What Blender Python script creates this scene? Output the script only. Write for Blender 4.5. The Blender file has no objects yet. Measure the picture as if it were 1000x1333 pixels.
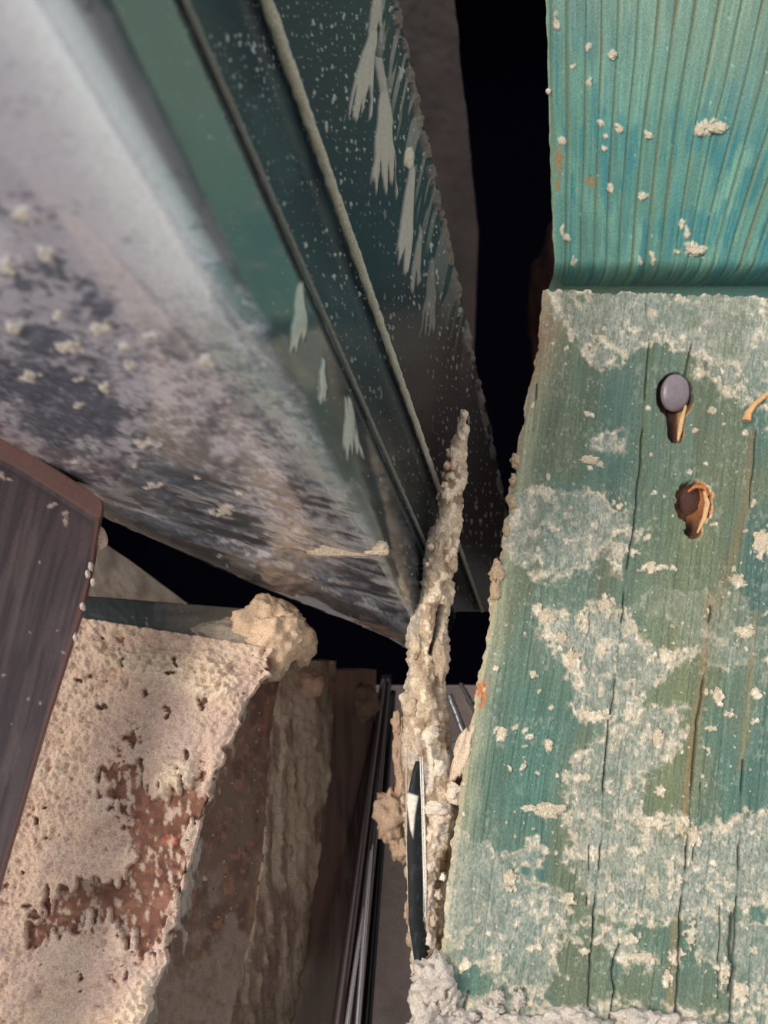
import bpy, bmesh, math, random
import numpy as np
from mathutils import Vector, noise as mnoise

# ------------------------------------------------------------------ camera
SC = bpy.context.scene
COL = SC.collection
CZ = 0.42                      # camera height above the floor
F = 1000.0                     # focal length in pixels (1000 x 1333 frame)
cam_d = bpy.data.cameras.new('camera')
cam_d.sensor_fit = 'VERTICAL'; cam_d.sensor_height = 36; cam_d.lens = 27.0
cam_d.clip_start = 0.005
cam_d.dof.use_dof = True; cam_d.dof.focus_distance = 0.41; cam_d.dof.aperture_fstop = 7.5
cam = bpy.data.objects.new('camera', cam_d); COL.objects.link(cam)
cam.location = (0, 0, CZ); cam.rotation_euler = (math.pi / 2, 0, 0)
SC.camera = cam
# ------------------------------------------------------------------ sky
W = bpy.data.worlds.new('sky'); SC.world = W; W.use_nodes = True
wn = W.node_tree; wn.nodes.clear()
wo = wn.nodes.new('ShaderNodeOutputWorld'); bg = wn.nodes.new('ShaderNodeBackground')
tc = wn.nodes.new('ShaderNodeTexCoord'); sx = wn.nodes.new('ShaderNodeSeparateXYZ')
mr = wn.nodes.new('ShaderNodeMapRange'); mr.inputs[1].default_value = -0.25; mr.inputs[2].default_value = 0.8
cr = wn.nodes.new('ShaderNodeValToRGB')
cr.color_ramp.elements[0].color = (0.42, 0.38, 0.36, 1); cr.color_ramp.elements[1].color = (0.85, 0.92, 1.0, 1)
wn.links.new(tc.outputs['Generated'], sx.inputs[0]); wn.links.new(sx.outputs['Z'], mr.inputs[0])
wn.links.new(mr.outputs[0], cr.inputs[0]); wn.links.new(cr.outputs[0], bg.inputs[0]); wn.links.new(bg.outputs[0], wo.inputs[0])
bg.inputs[1].default_value = 1.0
# ------------------------------------------------------------------ sun (veiled, from above left behind the camera)
sd = bpy.data.lights.new('sun', 'SUN'); sd.energy = 2.2; sd.angle = math.radians(24); sd.color = (1.0, 0.93, 0.84)
sun = bpy.data.objects.new('sun', sd); COL.objects.link(sun)
sun.location = (-0.5, -1, 2)
sun.rotation_euler = Vector((0.60, 0.74, -0.24)).to_track_quat('-Z', 'Y').to_euler()
SC.view_settings.view_transform = 'Standard'; SC.view_settings.look = 'None'
SC.view_settings.exposure = 0.38; SC.view_settings.gamma = 1.0; SC.view_settings.use_curve_mapping = False

# ------------------------------------------------------------------ helpers
def lin(c):
    c = np.asarray(c, float) / 255.0
    return np.where(c <= 0.04045, c / 12.92, ((c + 0.055) / 1.055) ** 2.4)
def pt(px, py, d): return np.array(((px - 500) / F * d, d, CZ + (666.5 - py) / F * d))
def unproj(X, Y, D): return np.stack(((X - 500) / F * D, D, CZ + (666.5 - Y) / F * D), -1)
def proj(P): return 500 + P[..., 0] / P[..., 1] * F, 666.5 - (P[..., 2] - CZ) / P[..., 1] * F
def sm(a, b, x):
    t = np.clip((x - a) / (b - a), 0, 1); return t * t * (3 - 2 * t)
def hsh(ix, iy, seed):
    h = (ix.astype(np.int64) * 374761393 + iy.astype(np.int64) * 668265263 + seed * 1442695041) & 0xffffffff
    h = ((h ^ (h >> 13)) * 1274126177) & 0xffffffff
    h = ((h ^ (h >> 15)) * 2246822519) & 0xffffffff
    return ((h ^ (h >> 16)) & 0xffffff) / float(0xffffff)
def vn(x, y, seed=0):
    x, y = np.broadcast_arrays(x, y)
    ix = np.floor(x); iy = np.floor(y); fx = x - ix; fy = y - iy
    fx = fx * fx * fx * (fx * (fx * 6 - 15) + 10); fy = fy * fy * fy * (fy * (fy * 6 - 15) + 10)
    a = hsh(ix, iy, seed); b = hsh(ix + 1, iy, seed); c = hsh(ix, iy + 1, seed); d = hsh(ix + 1, iy + 1, seed)
    return (a + (b - a) * fx) * (1 - fy) + (c + (d - c) * fx) * fy
def fbm(x, y, o=4, seed=0, g=0.5):
    s = 0; a = 1; t = 0
    for k in range(o):
        s = s + a * vn(x * 2 ** k + 17.3 * k, y * 2 ** k + 9.1 * k, seed + k * 7); t += a; a *= g
    return s / t
def ridge(x, y, o=4, seed=0):
    s = 0; a = 1; t = 0
    for k in range(o):
        s = s + a * (1 - np.abs(2 * vn(x * 2 ** k + 3.7 * k, y * 2 ** k + 5.1 * k, seed + k * 5) - 1)); t += a; a *= .55
    return s / t
def spots(X, Y, cell, seed, prob=.5, rmin=.1, rmax=.4, ax=1., ay=1.):
    """irregular round flecks: 1 at a fleck's middle, 0 outside"""
    x = X / cell / ax; y = Y / cell / ay
    wx = (vn(X / (cell * .22), Y / (cell * .22), seed + 91) - .5) * .35; wy = (vn(X / (cell * .22), Y / (cell * .22), seed + 92) - .5) * .35
    ix = np.floor(x); iy = np.floor(y); out = np.zeros_like(x)
    for dx in (-1, 0, 1):
        for dy in (-1, 0, 1):
            jx = ix + dx; jy = iy + dy
            cx = jx + .2 + .6 * hsh(jx, jy, seed); cy = jy + .2 + .6 * hsh(jx, jy, seed + 1)
            r = rmin + (rmax - rmin) * hsh(jx, jy, seed + 2) ** 3
            on = hsh(jx, jy, seed + 3) < prob
            d = np.hypot(x - cx + wx * r * 4, y - cy + wy * r * 4)
            out = np.maximum(out, np.where(on, np.clip(1 - d / r, 0, 1), 0))
    return out
def dots(X, Y, lst):
    out = np.zeros_like(X)
    wx = (fbm(X / 6, Y / 6, 3, 191) - .5); wy = (fbm(X / 6, Y / 6, 3, 192) - .5)
    for q in lst:
        x, y, rx = q[:3]; ry = q[3] if len(q) > 3 else rx
        out = np.maximum(out, np.clip(1 - np.hypot((X - x) / rx + wx * 1.5, (Y - y) / ry + wy * 1.5), 0, 1))
    return out
def poly(X, Y, pts):
    """signed distance (inside positive) to a polygon"""
    p = np.array(pts, float); n = len(p); d = np.full(X.shape, 1e9); ins = np.zeros(X.shape, bool)
    for i in range(n):
        a = p[i]; b = p[(i + 1) % n]; e = b - a
        wx = X - a[0]; wy = Y - a[1]
        t = np.clip((wx * e[0] + wy * e[1]) / (e @ e + 1e-9), 0, 1)
        d = np.minimum(d, np.hypot(wx - e[0] * t, wy - e[1] * t))
        c = ((a[1] > Y) != (b[1] > Y)) & (X < (b[0] - a[0]) * (Y - a[1]) / (b[1] - a[1] + 1e-12) + a[0])
        ins ^= c
    return np.where(ins, d, -d)
def line(X, Y, pts):
    p = np.array(pts, float); d = np.full(X.shape, 1e9)
    for a, b in zip(p[:-1], p[1:]):
        e = b - a; wx = X - a[0]; wy = Y - a[1]
        t = np.clip((wx * e[0] + wy * e[1]) / (e @ e), 0, 1)
        d = np.minimum(d, np.hypot(wx - e[0] * t, wy - e[1] * t))
    return d
class Col:
    """colour field; lay() puts one colour over it by a mask"""
    def __init__(s, shape, c): s.a = np.zeros(tuple(shape) + (3,)) + lin(c); s.r = np.full(shape, .7)
    def lay(s, c, m, r=None):
        m = np.clip(m, 0, 1)
        s.a = s.a * (1 - m[..., None]) + lin(c) * m[..., None]
        if r is not None: s.r = s.r * (1 - m) + r * m
        return s
    def mul(s, m): s.a = s.a * m[..., None]; return s
    def out(s): return np.concatenate((s.a, s.r[..., None]), -1)

def material(name, bump=.3, bscale=900, spec=.5, coat=0., metal=0., tone=.12, stretch=1., ior=1.5):
    m = bpy.data.materials.new(name); m.use_nodes = True; nt = m.node_tree; N = nt.nodes; L = nt.links
    b = N['Principled BSDF']
    at = N.new('ShaderNodeAttribute'); at.attribute_name = 'tint'
    tcn = N.new('ShaderNodeTexCoord')
    n1 = N.new('ShaderNodeTexNoise'); n1.inputs['Scale'].default_value = bscale; n1.inputs['Detail'].default_value = 5
    mpg = N.new('ShaderNodeMapping'); mpg.inputs['Scale'].default_value = (1, 1, stretch)
    L.new(tcn.outputs['Object'], mpg.inputs['Vector']); L.new(mpg.outputs[0], n1.inputs['Vector'])
    mp = N.new('ShaderNodeMapRange'); mp.inputs[1].default_value = .3; mp.inputs[2].default_value = .7
    mp.inputs[3].default_value = 1 - tone; mp.inputs[4].default_value = 1 + tone
    L.new(n1.outputs['Fac'], mp.inputs[0])
    vm = N.new('ShaderNodeVectorMath'); vm.operation = 'SCALE'
    L.new(at.outputs['Color'], vm.inputs[0]); L.new(mp.outputs[0], vm.inputs['Scale']); L.new(vm.outputs[0], b.inputs['Base Color'])
    L.new(at.outputs['Alpha'], b.inputs['Roughness'])
    bp = N.new('ShaderNodeBump'); bp.inputs['Strength'].default_value = bump; bp.inputs['Distance'].default_value = .0006
    L.new(n1.outputs['Fac'], bp.inputs['Height']); L.new(bp.outputs[0], b.inputs['Normal'])
    b.inputs['Specular IOR Level'].default_value = spec; b.inputs['Coat Weight'].default_value = coat
    b.inputs['Coat Roughness'].default_value = .10; b.inputs['Coat IOR'].default_value = ior; b.inputs['Metallic'].default_value = metal
    return m
M_WOOD = material('painted_timber', .5, 1900, .35, tone=.30, stretch=.3)
M_VOID = material('void_shade_black', .1, 60, .0)  # black stands in for the shade of the deep void
M_PANEL = material('dusty_lacquer', .06, 700, .8, 1., ior=2.3)
M_MORTAR = material('mortar', 1., 1300, .25, tone=.3)
M_GLOSS = material('glossy_dark_lacquer', .06, 700, .30, .0)
M_BRICK = material('brick_clay', .8, 1500, .3, tone=.25)
M_BROWN = material('brown_paint', .15, 900, .5)
M_WALL = material('rough_render', .4, 600, .2)
M_METAL = material('dull_metal', .1, 900, .6, metal=.6)

def link(name, me, mat, parent=None):
    o = bpy.data.objects.new(name, me); COL.objects.link(o)
    if mat: me.materials.append(mat)
    if parent: o.parent = parent
    return o
def thing(name, label, cat, loc):
    o = bpy.data.objects.new(name, None); COL.objects.link(o); o.empty_display_size = .02
    o['label'] = label; o['category'] = cat; ORIG[o] = loc
    return o
ORIG = {}
def tag(o, label, cat): o['label'] = label; o['category'] = cat
def normals(P):
    du = np.gradient(P, axis=1); dv = np.gradient(P, axis=0)
    n = np.cross(du, dv); n /= np.linalg.norm(n, axis=-1, keepdims=True) + 1e-12
    view = P - np.array((0, 0, CZ))
    s = np.sign(np.median((n * view).sum(-1))); return -n * s
def grid_mesh(name, P, col, mat, parent=None, thick=.01, bdir=None, h=None, smooth=True):
    """front grid P (rows, cols) with relief h, rim and back: one closed slab"""
    ny, nx = P.shape[:2]; N = normals(P)
    bd = np.array(bdir, float) if bdir is not None else -N.reshape(-1, 3).mean(0)
    bd = bd / np.linalg.norm(bd)
    Fp = P + N * h[..., None] if h is not None else P
    idx = np.arange(ny * nx).reshape(ny, nx)
    q = np.stack((idx[:-1, :-1], idx[1:, :-1], idx[1:, 1:], idx[:-1, 1:]), -1).reshape(-1, 4)
    loop = np.concatenate((idx[0, :], idx[1:, -1], idx[-1, -2::-1], idx[-2:0:-1, 0]))
    nb = len(loop); base = ny * nx
    B = P.reshape(-1, 3)[loop] + bd * thick
    bi = base + np.arange(nb); l2 = np.roll(loop, -1); b2 = np.roll(bi, -1)
    rim = np.stack((loop, l2, b2, bi), -1)
    # back: one quad between the left and right rim per row, coarse
    right = bi[nx - 1: nx - 1 + ny]; left = np.concatenate(([bi[0]], bi[2 * nx + ny - 3:][::-1]))
    back = [list(bi[:nx]) + [right[1], left[1]]] if ny > 2 else []
    mid = [[left[i], right[i], right[i + 1], left[i + 1]] for i in range(1, ny - 2)]
    bot = list(bi[nx - 1 + ny - 1: nx - 1 + ny - 1 + nx])
    last = [[left[ny - 2], right[ny - 2]] + bot]
    quads = np.concatenate((q, rim, np.array(mid, int).reshape(-1, 4)))
    ngons = back + last
    V = np.concatenate((Fp.reshape(-1, 3), B))
    me = bpy.data.meshes.new(name)
    me.vertices.add(len(V)); me.vertices.foreach_set('co', V.astype(np.float32).ravel())
    li = np.concatenate([quads.ravel()] + [np.array(g) for g in ngons])
    tot = np.concatenate((np.full(len(quads), 4), np.array([len(g) for g in ngons], int)))
    st = np.concatenate(([0], np.cumsum(tot)[:-1]))
    me.loops.add(len(li)); me.loops.foreach_set('vertex_index', li.astype(np.int32))
    me.polygons.add(len(tot)); me.polygons.foreach_set('loop_start', st.astype(np.int32))
    me.polygons.foreach_set('loop_total', tot.astype(np.int32))
    sf = np.zeros(len(tot), bool); sf[:len(q)] = smooth
    me.polygons.foreach_set('use_smooth', sf)
    me.update(calc_edges=True)
    C = np.concatenate((col.reshape(-1, 4), col.reshape(-1, 4)[loop]))
    a = me.color_attributes.new('tint', 'FLOAT_COLOR', 'POINT'); a.data.foreach_set('color', C.astype(np.float32).ravel())
    # consistent outward winding
    c = V[q[0]]; 
    fn = np.cross(c[1] - c[0], c[2] - c[0])
    if fn @ N.reshape(-1, 3).mean(0) < 0: me.flip_normals()
    return link(name, me, mat, parent)
def plane_depth(a, b, c):
    a, b, c = pt(*a), pt(*b), pt(*c); n = np.cross(b - a, c - a); n /= np.linalg.norm(n)
    o = np.array((0, 0, CZ)); k = (a - o) @ n
    return lambda X, Y: k / ((X - 500) / F * n[0] + n[1] + (666.5 - Y) / F * n[2])
def px_grid(y0, y1, left, right, step, jag=None):
    """grid in photograph coordinates between two edge curves [(y, x), ...]"""
    ny = int(abs(y1 - y0) / step) + 2; ys = np.linspace(y0, y1, ny)
    l = np.interp(ys, *np.array(left, float).T); r = np.interp(ys, *np.array(right, float).T)
    if jag: dl, dr = jag(ys); l = l + dl; r = r + dr
    nx = int(np.max(r - l) / step) + 2
    u = np.linspace(0, 1, nx)[None]
    return l[:, None] * (1 - u) + r[:, None] * u, np.repeat(ys[:, None], nx, 1)
def flat(shape, c, r=.7):
    return Col(shape, c).lay(c, np.ones(shape), r)
def lump(name, c, r, col, mat, parent=None, seed=0, rough=.35, sub=3, freq=1.3, rot=0., rg=.85):
    """irregular crumbly lump, c = point, r = radii"""
    bm = bmesh.new(); bmesh.ops.create_icosphere(bm, subdivisions=sub, radius=1)
    ca, sa = math.cos(rot), math.sin(rot)
    for v in bm.verts:
        p = v.co.copy(); k = mnoise.noise(p * freq + Vector((seed * 3.1, 0, 0))) * rough + mnoise.noise(p * freq * 3 + Vector((0, seed * 1.7, 0))) * rough * .45 + mnoise.noise(p * freq * 8 + Vector((0, seed * 1.7, 5))) * rough * .22
        p *= 1 + k; x, z = p.x * r[0], p.z * r[2]
        v.co = Vector((c[0] + x * ca - z * sa, c[1] + p.y * r[1], c[2] + x * sa + z * ca))
    me = bpy.data.meshes.new(name); bm.to_mesh(me); bm.free()
    for p in me.polygons: p.use_smooth = True
    a = me.color_attributes.new('tint', 'FLOAT_COLOR', 'POINT')
    co = np.zeros(len(me.vertices) * 3, np.float32); me.vertices.foreach_get('co', co); co = co.reshape(-1, 3)
    t = .85 + .3 * fbm(co[:, 0] * 900, co[:, 2] * 900, 3, seed)
    C = np.concatenate((lin(col)[None] * t[:, None], np.full((len(co), 1), rg)), 1)
    a.data.foreach_set('color', C.astype(np.float32).ravel())
    return link(name, me, mat, parent)
def lump_px(name, x, y, d, rx, ry, col, parent=None, **k):
    mat = k.pop('mat', M_MORTAR); dz = k.pop('dz', 1.)
    s = d / F; return lump(name, pt(x, y, d), (rx * s, min(rx, ry) * s * dz, ry * s), col, mat, parent, **k)

# ------------------------------------------------------------------ SETTING: unseen floor, pale for bounce; added black panels close off the void
def slab(name, lo, hi, col, mat, rough=.9):
    bm = bmesh.new(); bmesh.ops.create_cube(bm, size=1)
    for v in bm.verts: v.co = Vector([(lo[i] + hi[i]) / 2 + v.co[i] * (hi[i] - lo[i]) for i in range(3)])
    bmesh.ops.bevel(bm, geom=bm.edges[:], offset=.004, segments=2, affect='EDGES')
    me = bpy.data.meshes.new(name); bm.to_mesh(me); bm.free()
    a = me.color_attributes.new('tint', 'FLOAT_COLOR', 'POINT')
    C = np.tile(np.append(lin(col), rough), (len(me.vertices), 1)); a.data.foreach_set('color', C.astype(np.float32).ravel())
    o = link(name, me, mat); o['kind'] = 'structure'; return o
slab('floor', (-1.2, -1.6, -.05), (1.2, 1.55, 0), (190, 184, 182), M_WALL)
slab('blackout_back', (-1.2, 1.5, 0), (1.2, 1.56, 1.6), (3, 3, 8), M_VOID)  # added backdrop, the void's darkness put into its colour
slab('blackout_left', (-1.26, .75, 0), (-1.2, 1.5, 1.6), (4, 4, 6), M_VOID)  # added panels at the sides and top keep stray light out
slab('blackout_right', (1.2, .75, 0), (1.26, 1.5, 1.6), (4, 4, 6), M_VOID)
slab('blackout_top', (-1.2, .75, 1.6), (1.2, 1.56, 1.66), (4, 4, 6), M_VOID)

def put_floor_z(): return -0.0
# ------------------------------------------------------------------ LOWER GREEN TIMBER
lower = thing('timber_board', 'weathered green board crusted with mortar, with two nail holes, below the cleaner teal board', 'board', (.12, .45, 0))
LD = plane_depth((700, 378, .480), (1000, 389, .485), (570, 1300, .375))
edgeL = [(378, 708), (440, 700), (500, 690), (600, 672), (680, 658), (760, 645), (850, 630), (950, 612), (1050, 597), (1150, 584), (1250, 571), (1333, 556), (1480, 533), (1790, 480)]
def jagL(ys):
    e = (fbm(ys / 22, ys * 0, 4, 5) - .5) * 9 * sm(380, 430, ys) + (vn(ys / 5, ys * 0, 6) - .5) * 2.0
    for y, a, w in ((598, -9, 7), (650, -5, 6), (680, -4, 8), (748, -9, 10), (775, -6, 12), (1290, -14, 22)):
        e = e + a * np.exp(-((ys - y) / w) ** 2)
    return e, 0 * ys
X, Y = px_grid(378, 1790, edgeL, [(378, 1150), (1790, 1500)], 1.45, jagL)
Y = Y + (X - 708) * .030 * sm(460, 378, Y) + (vn(X / 9, X * 0, 8) - .5) * 5 * sm(392, 378, Y) + (vn(X / 3, X * 0, 9) - .5) * 2.0 * sm(386, 378, Y)
D = LD(X, Y)
G = X + .125 * (Y - 850) + 12 * (fbm(X / 160, Y / 260, 2, 11) - .5) + .00008 * (X - 760) * (850 - Y)    # coordinate across the grain
el = X - np.interp(Y, *np.array(edgeL, float).T)
fine = vn(G / 2.6, Y / 46, 12); grain = fbm(G / 7, Y / 150, 4, 13); big = fbm(G / 60, Y / 240, 3, 14)
c = Col(X.shape, (94, 112, 97))
c.lay((78, 107, 96), sm(.45, .70, fbm(G / 45, Y / 170, 3, 15)))
c.lay((98, 106, 84), sm(.50, .68, big) * .8)
c.lay((112, 118, 86), np.exp(-((X - 880 + .1 * (Y - 850)) / 55) ** 2) * .65 * sm(560, 700, Y) * (1 - .6 * sm(1100, 1250, Y)))
c.lay((62, 98, 94), np.exp(-((X - 985) / 28) ** 2) * sm(620, 700, Y) * sm(860, 760, Y) * .8)
c.lay((74, 110, 98), np.exp(-((X - 690 + .14 * (Y - 950)) / 42) ** 2) * sm(840, 930, Y) * .8 * sm(1120, 1040, Y))
c.lay((66, 100, 94), np.exp(-((X - 800) / 30) ** 2) * sm(430, 520, Y) * sm(720, 600, Y) * .5)
c.lay((158, 158, 130), sm(34, 4, el + 14 * (fbm(X / 20, Y / 40, 3, 16) - .5)) * .75)
c.lay((176, 158, 128), sm(9, 1, el) * .8)
c.lay((134, 108, 84), np.exp(-((el - 8) / 22) ** 2 - ((Y - 440) / 62) ** 2) * .85)
c.mul(.86 + .3 * fine); c.mul(.84 + .32 * grain)
c.lay((178, 110, 62), dots(X, Y, [(629, 900, 9, 22)]) * 2.2)
c.lay((190, 142, 100), dots(X, Y, [(700, 385, 10, 14), (690, 470, 10, 22)]) * 1.0)
H = .00022 * (fine - .5) + .00028 * (grain - .5)
# amber streaks beside the cracks
for pts, w, k, cc in (([(978, 565), (974, 640), (955, 720), (932, 790)], 8, .55, (128, 108, 72)), ([(924, 780), (916, 880), (903, 960), (893, 1050), (889, 1110)], 5, .7, (142, 114, 74)),
                  ([(889, 1110), (880, 1200), (872, 1330), (850, 1500)], 6, .45, (150, 122, 78)), ([(848, 400), (843, 520), (832, 640)], 6, .35, (110, 118, 78)),
                  ([(985, 800), (975, 900), (965, 1000)], 5, .4, (150, 128, 86))):
    d = line(X, Y, pts); c.lay(cc, np.exp(-(d / w) ** 2) * k * (.75 + .5 * grain))
# mortar film patches
nz = fbm(X / 26, Y / 26, 5, 21) - .5; nf = fbm(X / 7, Y / 9, 4, 22) - .5; vert = vn(G / 3.0, Y / 16, 23)
film = np.zeros(X.shape); edge = np.zeros(X.shape)
PATCH = [
 ([(700, 372), (1160, 372), (1160, 560), (1010, 560), (975, 528), (955, 515), (930, 508), (905, 470), (870, 458), (838, 455), (808, 478), (786, 480), (762, 452), (730, 420), (716, 400)], .85, 34),
 ([(668, 650), (700, 640), (760, 640), (800, 650), (832, 690), (815, 720), (760, 742), (735, 760), (690, 745), (660, 730)], .75, 38),
 ([(768, 570), (790, 560), (817, 566), (812, 590), (795, 585), (775, 588)], .6, 10),
 ([(698, 788), (722, 792), (748, 800), (772, 784), (800, 778), (812, 790), (836, 828), (874, 846), (905, 850), (868, 882), (838, 905), (824, 935), (806, 946), (775, 942), (748, 922), (742, 880), (732, 846), (706, 826)], 1.0, 12),
 ([(800, 930), (850, 918), (888, 922), (896, 950), (870, 985), (846, 1010), (838, 1070), (842, 1110), (742, 1120), (736, 1010), (758, 978), (785, 958)], .8, 16),
 ([(736, 1060), (840, 1060), (894, 1078), (1000, 1050), (1160, 1060), (1160, 1180), (1000, 1186), (968, 1196), (930, 1188), (880, 1204), (840, 1196), (770, 1196), (738, 1150)], .85, 24),
 ([(592, 1085), (640, 1092), (690, 1098), (700, 1130), (735, 1156), (760, 1195), (735, 1250), (700, 1290), (650, 1290), (615, 1260), (590, 1250), (570, 1200)], .7, 44),
 ([(905, 1195), (1000, 1180), (1100, 1190), (1100, 1320), (960, 1330), (930, 1290), (915, 1240)], .55, 48),
 ([(770, 1200), (800, 1205), (850, 1240), (860, 1262), (820, 1260), (780, 1225)], .8, 14),
 ([(540, 1300), (640, 1300), (780, 1310), (900, 1312), (1000, 1320), (1160, 1330), (1160, 1500), (480, 1500)], .8, 24),
 ([(850, 770), (960, 770), (1000, 800), (1000, 880), (930, 860), (880, 812), (846, 800)], .28, 40)]
for pts, k, amp in PATCH:
    s = poly(X, Y, pts) + nz * amp * 2.0 + nf * 22
    film = np.maximum(film, sm(-2, 9, s) * k * (.72 + .4 * sm(.35, .65, fbm(X / 34, Y / 44, 3, 38)))); edge = np.maximum(edge, np.exp(-((s - 5) / 7) ** 2) * k)
tone = fbm(X / 18, Y / 22, 4, 24)
c.lay((156, 156, 144), film * (.48 + .45 * sm(.3, .7, tone)) , .9)
c.lay((168, 168, 154), film * sm(.42, .66, fbm(G / 3.2, Y / 8, 4, 25)) * .7)
c.lay((84, 104, 92), film * sm(.55, .7, fbm(G / 2.2, Y / 7, 3, 29)) * .6)
c.lay((150, 156, 142), sm(.60, .70, fbm(G / 3, Y / 6, 4, 30)) * sm(.42, .6, fbm(X / 40, Y / 50, 3, 35)) * (1 - film) * .45)
c.mul(1 + .5 * (vn(X / 1.7, Y / 2.4, 36) - .5) * (.35 + .65 * film))
crust = film * sm(.54, .66, fbm(X / 9, Y / 11, 4, 26)) * sm(.42, .6, fbm(X / 50, Y / 50, 3, 27) + .3 * edge) + edge * sm(.43, .55, fbm(X / 8, Y / 9, 3, 28))
crust = np.clip(crust, 0, 1)
# flecks of thrown mortar
FL = [(653, 955, 11), (690, 960, 6), (714, 972, 8, 13), (695, 878, 7), (702, 900, 5), (934, 906, 11, 15), (984, 903, 10), (920, 900, 6), (927, 948, 10, 5), (857, 966, 10, 16), (714, 1056, 22, 13), (690, 1054, 12, 6),
      (664, 1146, 12, 16), (960, 757, 12), (970, 823, 16, 10), (996, 710, 18, 22), (780, 605, 7), (728, 690, 5), (808, 660, 12), (810, 690, 10, 5), (850, 740, 28, 9), (930, 682, 5), (772, 540, 5), (888, 650, 6, 4),
      (700, 795, 12, 14), (716, 828, 16, 11), (760, 812, 9, 22), (790, 790, 14, 18), (752, 868, 12, 24), (775, 932, 26, 9), (868, 856, 26, 9), (860, 1030, 9, 12), (852, 1072, 26, 9), (888, 1068, 14, 12), (905, 1090, 9, 18),
      (835, 1248, 26, 10), (868, 1276, 8, 16), (880, 1245, 12, 18), (940, 1265, 12, 26), (965, 1290, 16, 20), (900, 1215, 12, 22), (690, 1303, 9), (606, 1256, 10, 14), (760, 1240, 10), (820, 1222, 22, 9), (700, 1235, 14, 8), (740, 1170, 14, 10),
      (645, 870, 5), (680, 1000, 6), (700, 1005, 5), (725, 1010, 5), (665, 1000, 5), (825, 720, 12, 6), (842, 700, 8), (876, 740, 6), (905, 560, 5), (950, 930, 8), (985, 940, 6), (1000, 860, 8)]
fd = dots(X, Y, FL); fl = sm(.22, .42, fd)
sp = np.maximum(spots(X, Y, 26, 31, .42, .04, .22), spots(X, Y, 13, 37, .22, .06, .22)) * sm(395, 430, Y)
fl2 = sm(.1, .35, sp)
thick = np.clip(np.maximum(crust * .85, np.maximum(fl, fl2 * .85)), 0, 1)
c.lay((216, 198, 172), thick * (.55 + .35 * vert), .92)
c.lay((232, 222, 206), thick * sm(.6, .8, vn(X / 4, Y / 4, 44)) * .6)
H += film * .00010 + .0004 * film * (vn(G / 2.4, Y / 5, 32) - .5) + thick * (.0002 + .0006 * vn(X / 2.6, Y / 3.4, 33) + .0002 * vn(X / 7, Y / 9, 34))
H += fl * .0005 + sm(380, 384, Y) * 0
# long drying cracks in the wood
CR = [([(841, 395), (846, 430), (844, 470), (838, 540), (832, 620), (826, 680), (816, 740), (808, 830), (800, 900), (792, 945), (786, 1020), (784, 1090), (775, 1180), (768, 1260), (765, 1333), (755, 1480)], 1.2),
      ([(926, 790), (918, 880), (906, 955), (900, 1040), (894, 1120), (886, 1190), (882, 1290), (878, 1333), (868, 1480)], 1.8),
      ([(985, 560), (980, 620), (976, 660)], 1.0), ([(968, 990), (964, 1080), (960, 1160), (955, 1250), (950, 1333)], 1.5), ([(954, 1190), (950, 1230), (955, 1262), (949, 1290)], 3.0),
      ([(610, 1292), (604, 1312), (597, 1340)], 2.4), ([(902, 438), (898, 462), (893, 488)], 1.3), ([(806, 1230), (796, 1262), (800, 1290), (792, 1333)], 1.4), ([(913, 1020), (909, 1075), (902, 1120)], .9),
      ([(700, 500), (694, 560)], .8), ([(768, 1100), (764, 1180)], .8), ([(938, 1180), (935, 1300)], .8)]
ck = np.zeros(X.shape)
for pts, w in CR:
    d = line(X + (vn(X * 0 + 3, Y / 14, 41) - .5) * 2, Y, pts)
    ck = np.maximum(ck, np.exp(-(d / w) ** 2) * (.25 + .75 * sm(.25, .55, vn(Y / 36, X * 0, 42))))
c.lay((34, 46, 40), ck * .9); H -= ck * .0016
H -= .0005 * sm(.75, .9, vn(G / 3, Y / 90, 45)) * (1 - thick)
# the two nail seats, cut into the wood
def seat(cx, cy, rx, ry, tx, ty, w):
    a = np.clip(1.25 - np.hypot((X - cx) / rx, (Y - cy) / ry), -1, 1)
    b = np.clip(1.0 - line(X, Y, [(cx, cy), (tx, ty)]) / w, -1, 1)
    return np.maximum(a, b)
w1 = fbm(X / 6, Y / 7, 3, 47) - .5
s1 = seat(879, 515, 20, 25, 880, 566, 11) + w1 * .12; s2 = seat(903, 655, 20, 24, 903, 690, 11) + w1 * .5
hole = np.maximum(sm(.0, .12, s1), sm(.0, .18, s2))
rimw = np.maximum(sm(-.25, .0, s2) * sm(.6, 1., .5 + .02 * (X - 895)), sm(-.06, .0, s1) * sm(886, 892, X) * sm(520, 540, Y) * .8)
c.lay((206, 158, 110), rimw * .9); c.lay((236, 214, 180), rimw * sm(.5, .7, vn(X / 4, Y / 6, 49)) * .7)
c.lay((86, 54, 38), hole); c.lay((176, 112, 64), hole * sm(2, 9, X - 898) * sm(690, 640, Y)*sm(600,620,Y)); c.lay((190, 140, 88), hole * sm(2, 6, X - 884) * sm(600, 580, Y) * sm(520, 540, Y)); c.lay((30, 24, 20), hole * sm(886, 880, X) * sm(600, 580, Y) * .8)  # painted light: holes lighter on the right, darker on the left
c.lay((38, 24, 18), hole * sm(.35, .8, np.maximum(s1 - .1, s2)) * sm(0, 10, Y - np.where(Y > 600, 668, 535)) * .8)  # painted shade in the lower part of both holes
H -= hole * .0062 + sm(.3, .9, np.maximum(s1, s2)) * .004
H += .0006 * rimw * (1 - hole)
H = H * sm(0, 4, el) - .0016 * sm(6, 0, el)
lb = grid_mesh('board', unproj(X, Y, D), c.out(), M_WOOD, lower, .024, (.45, 1, 0), H)
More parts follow.
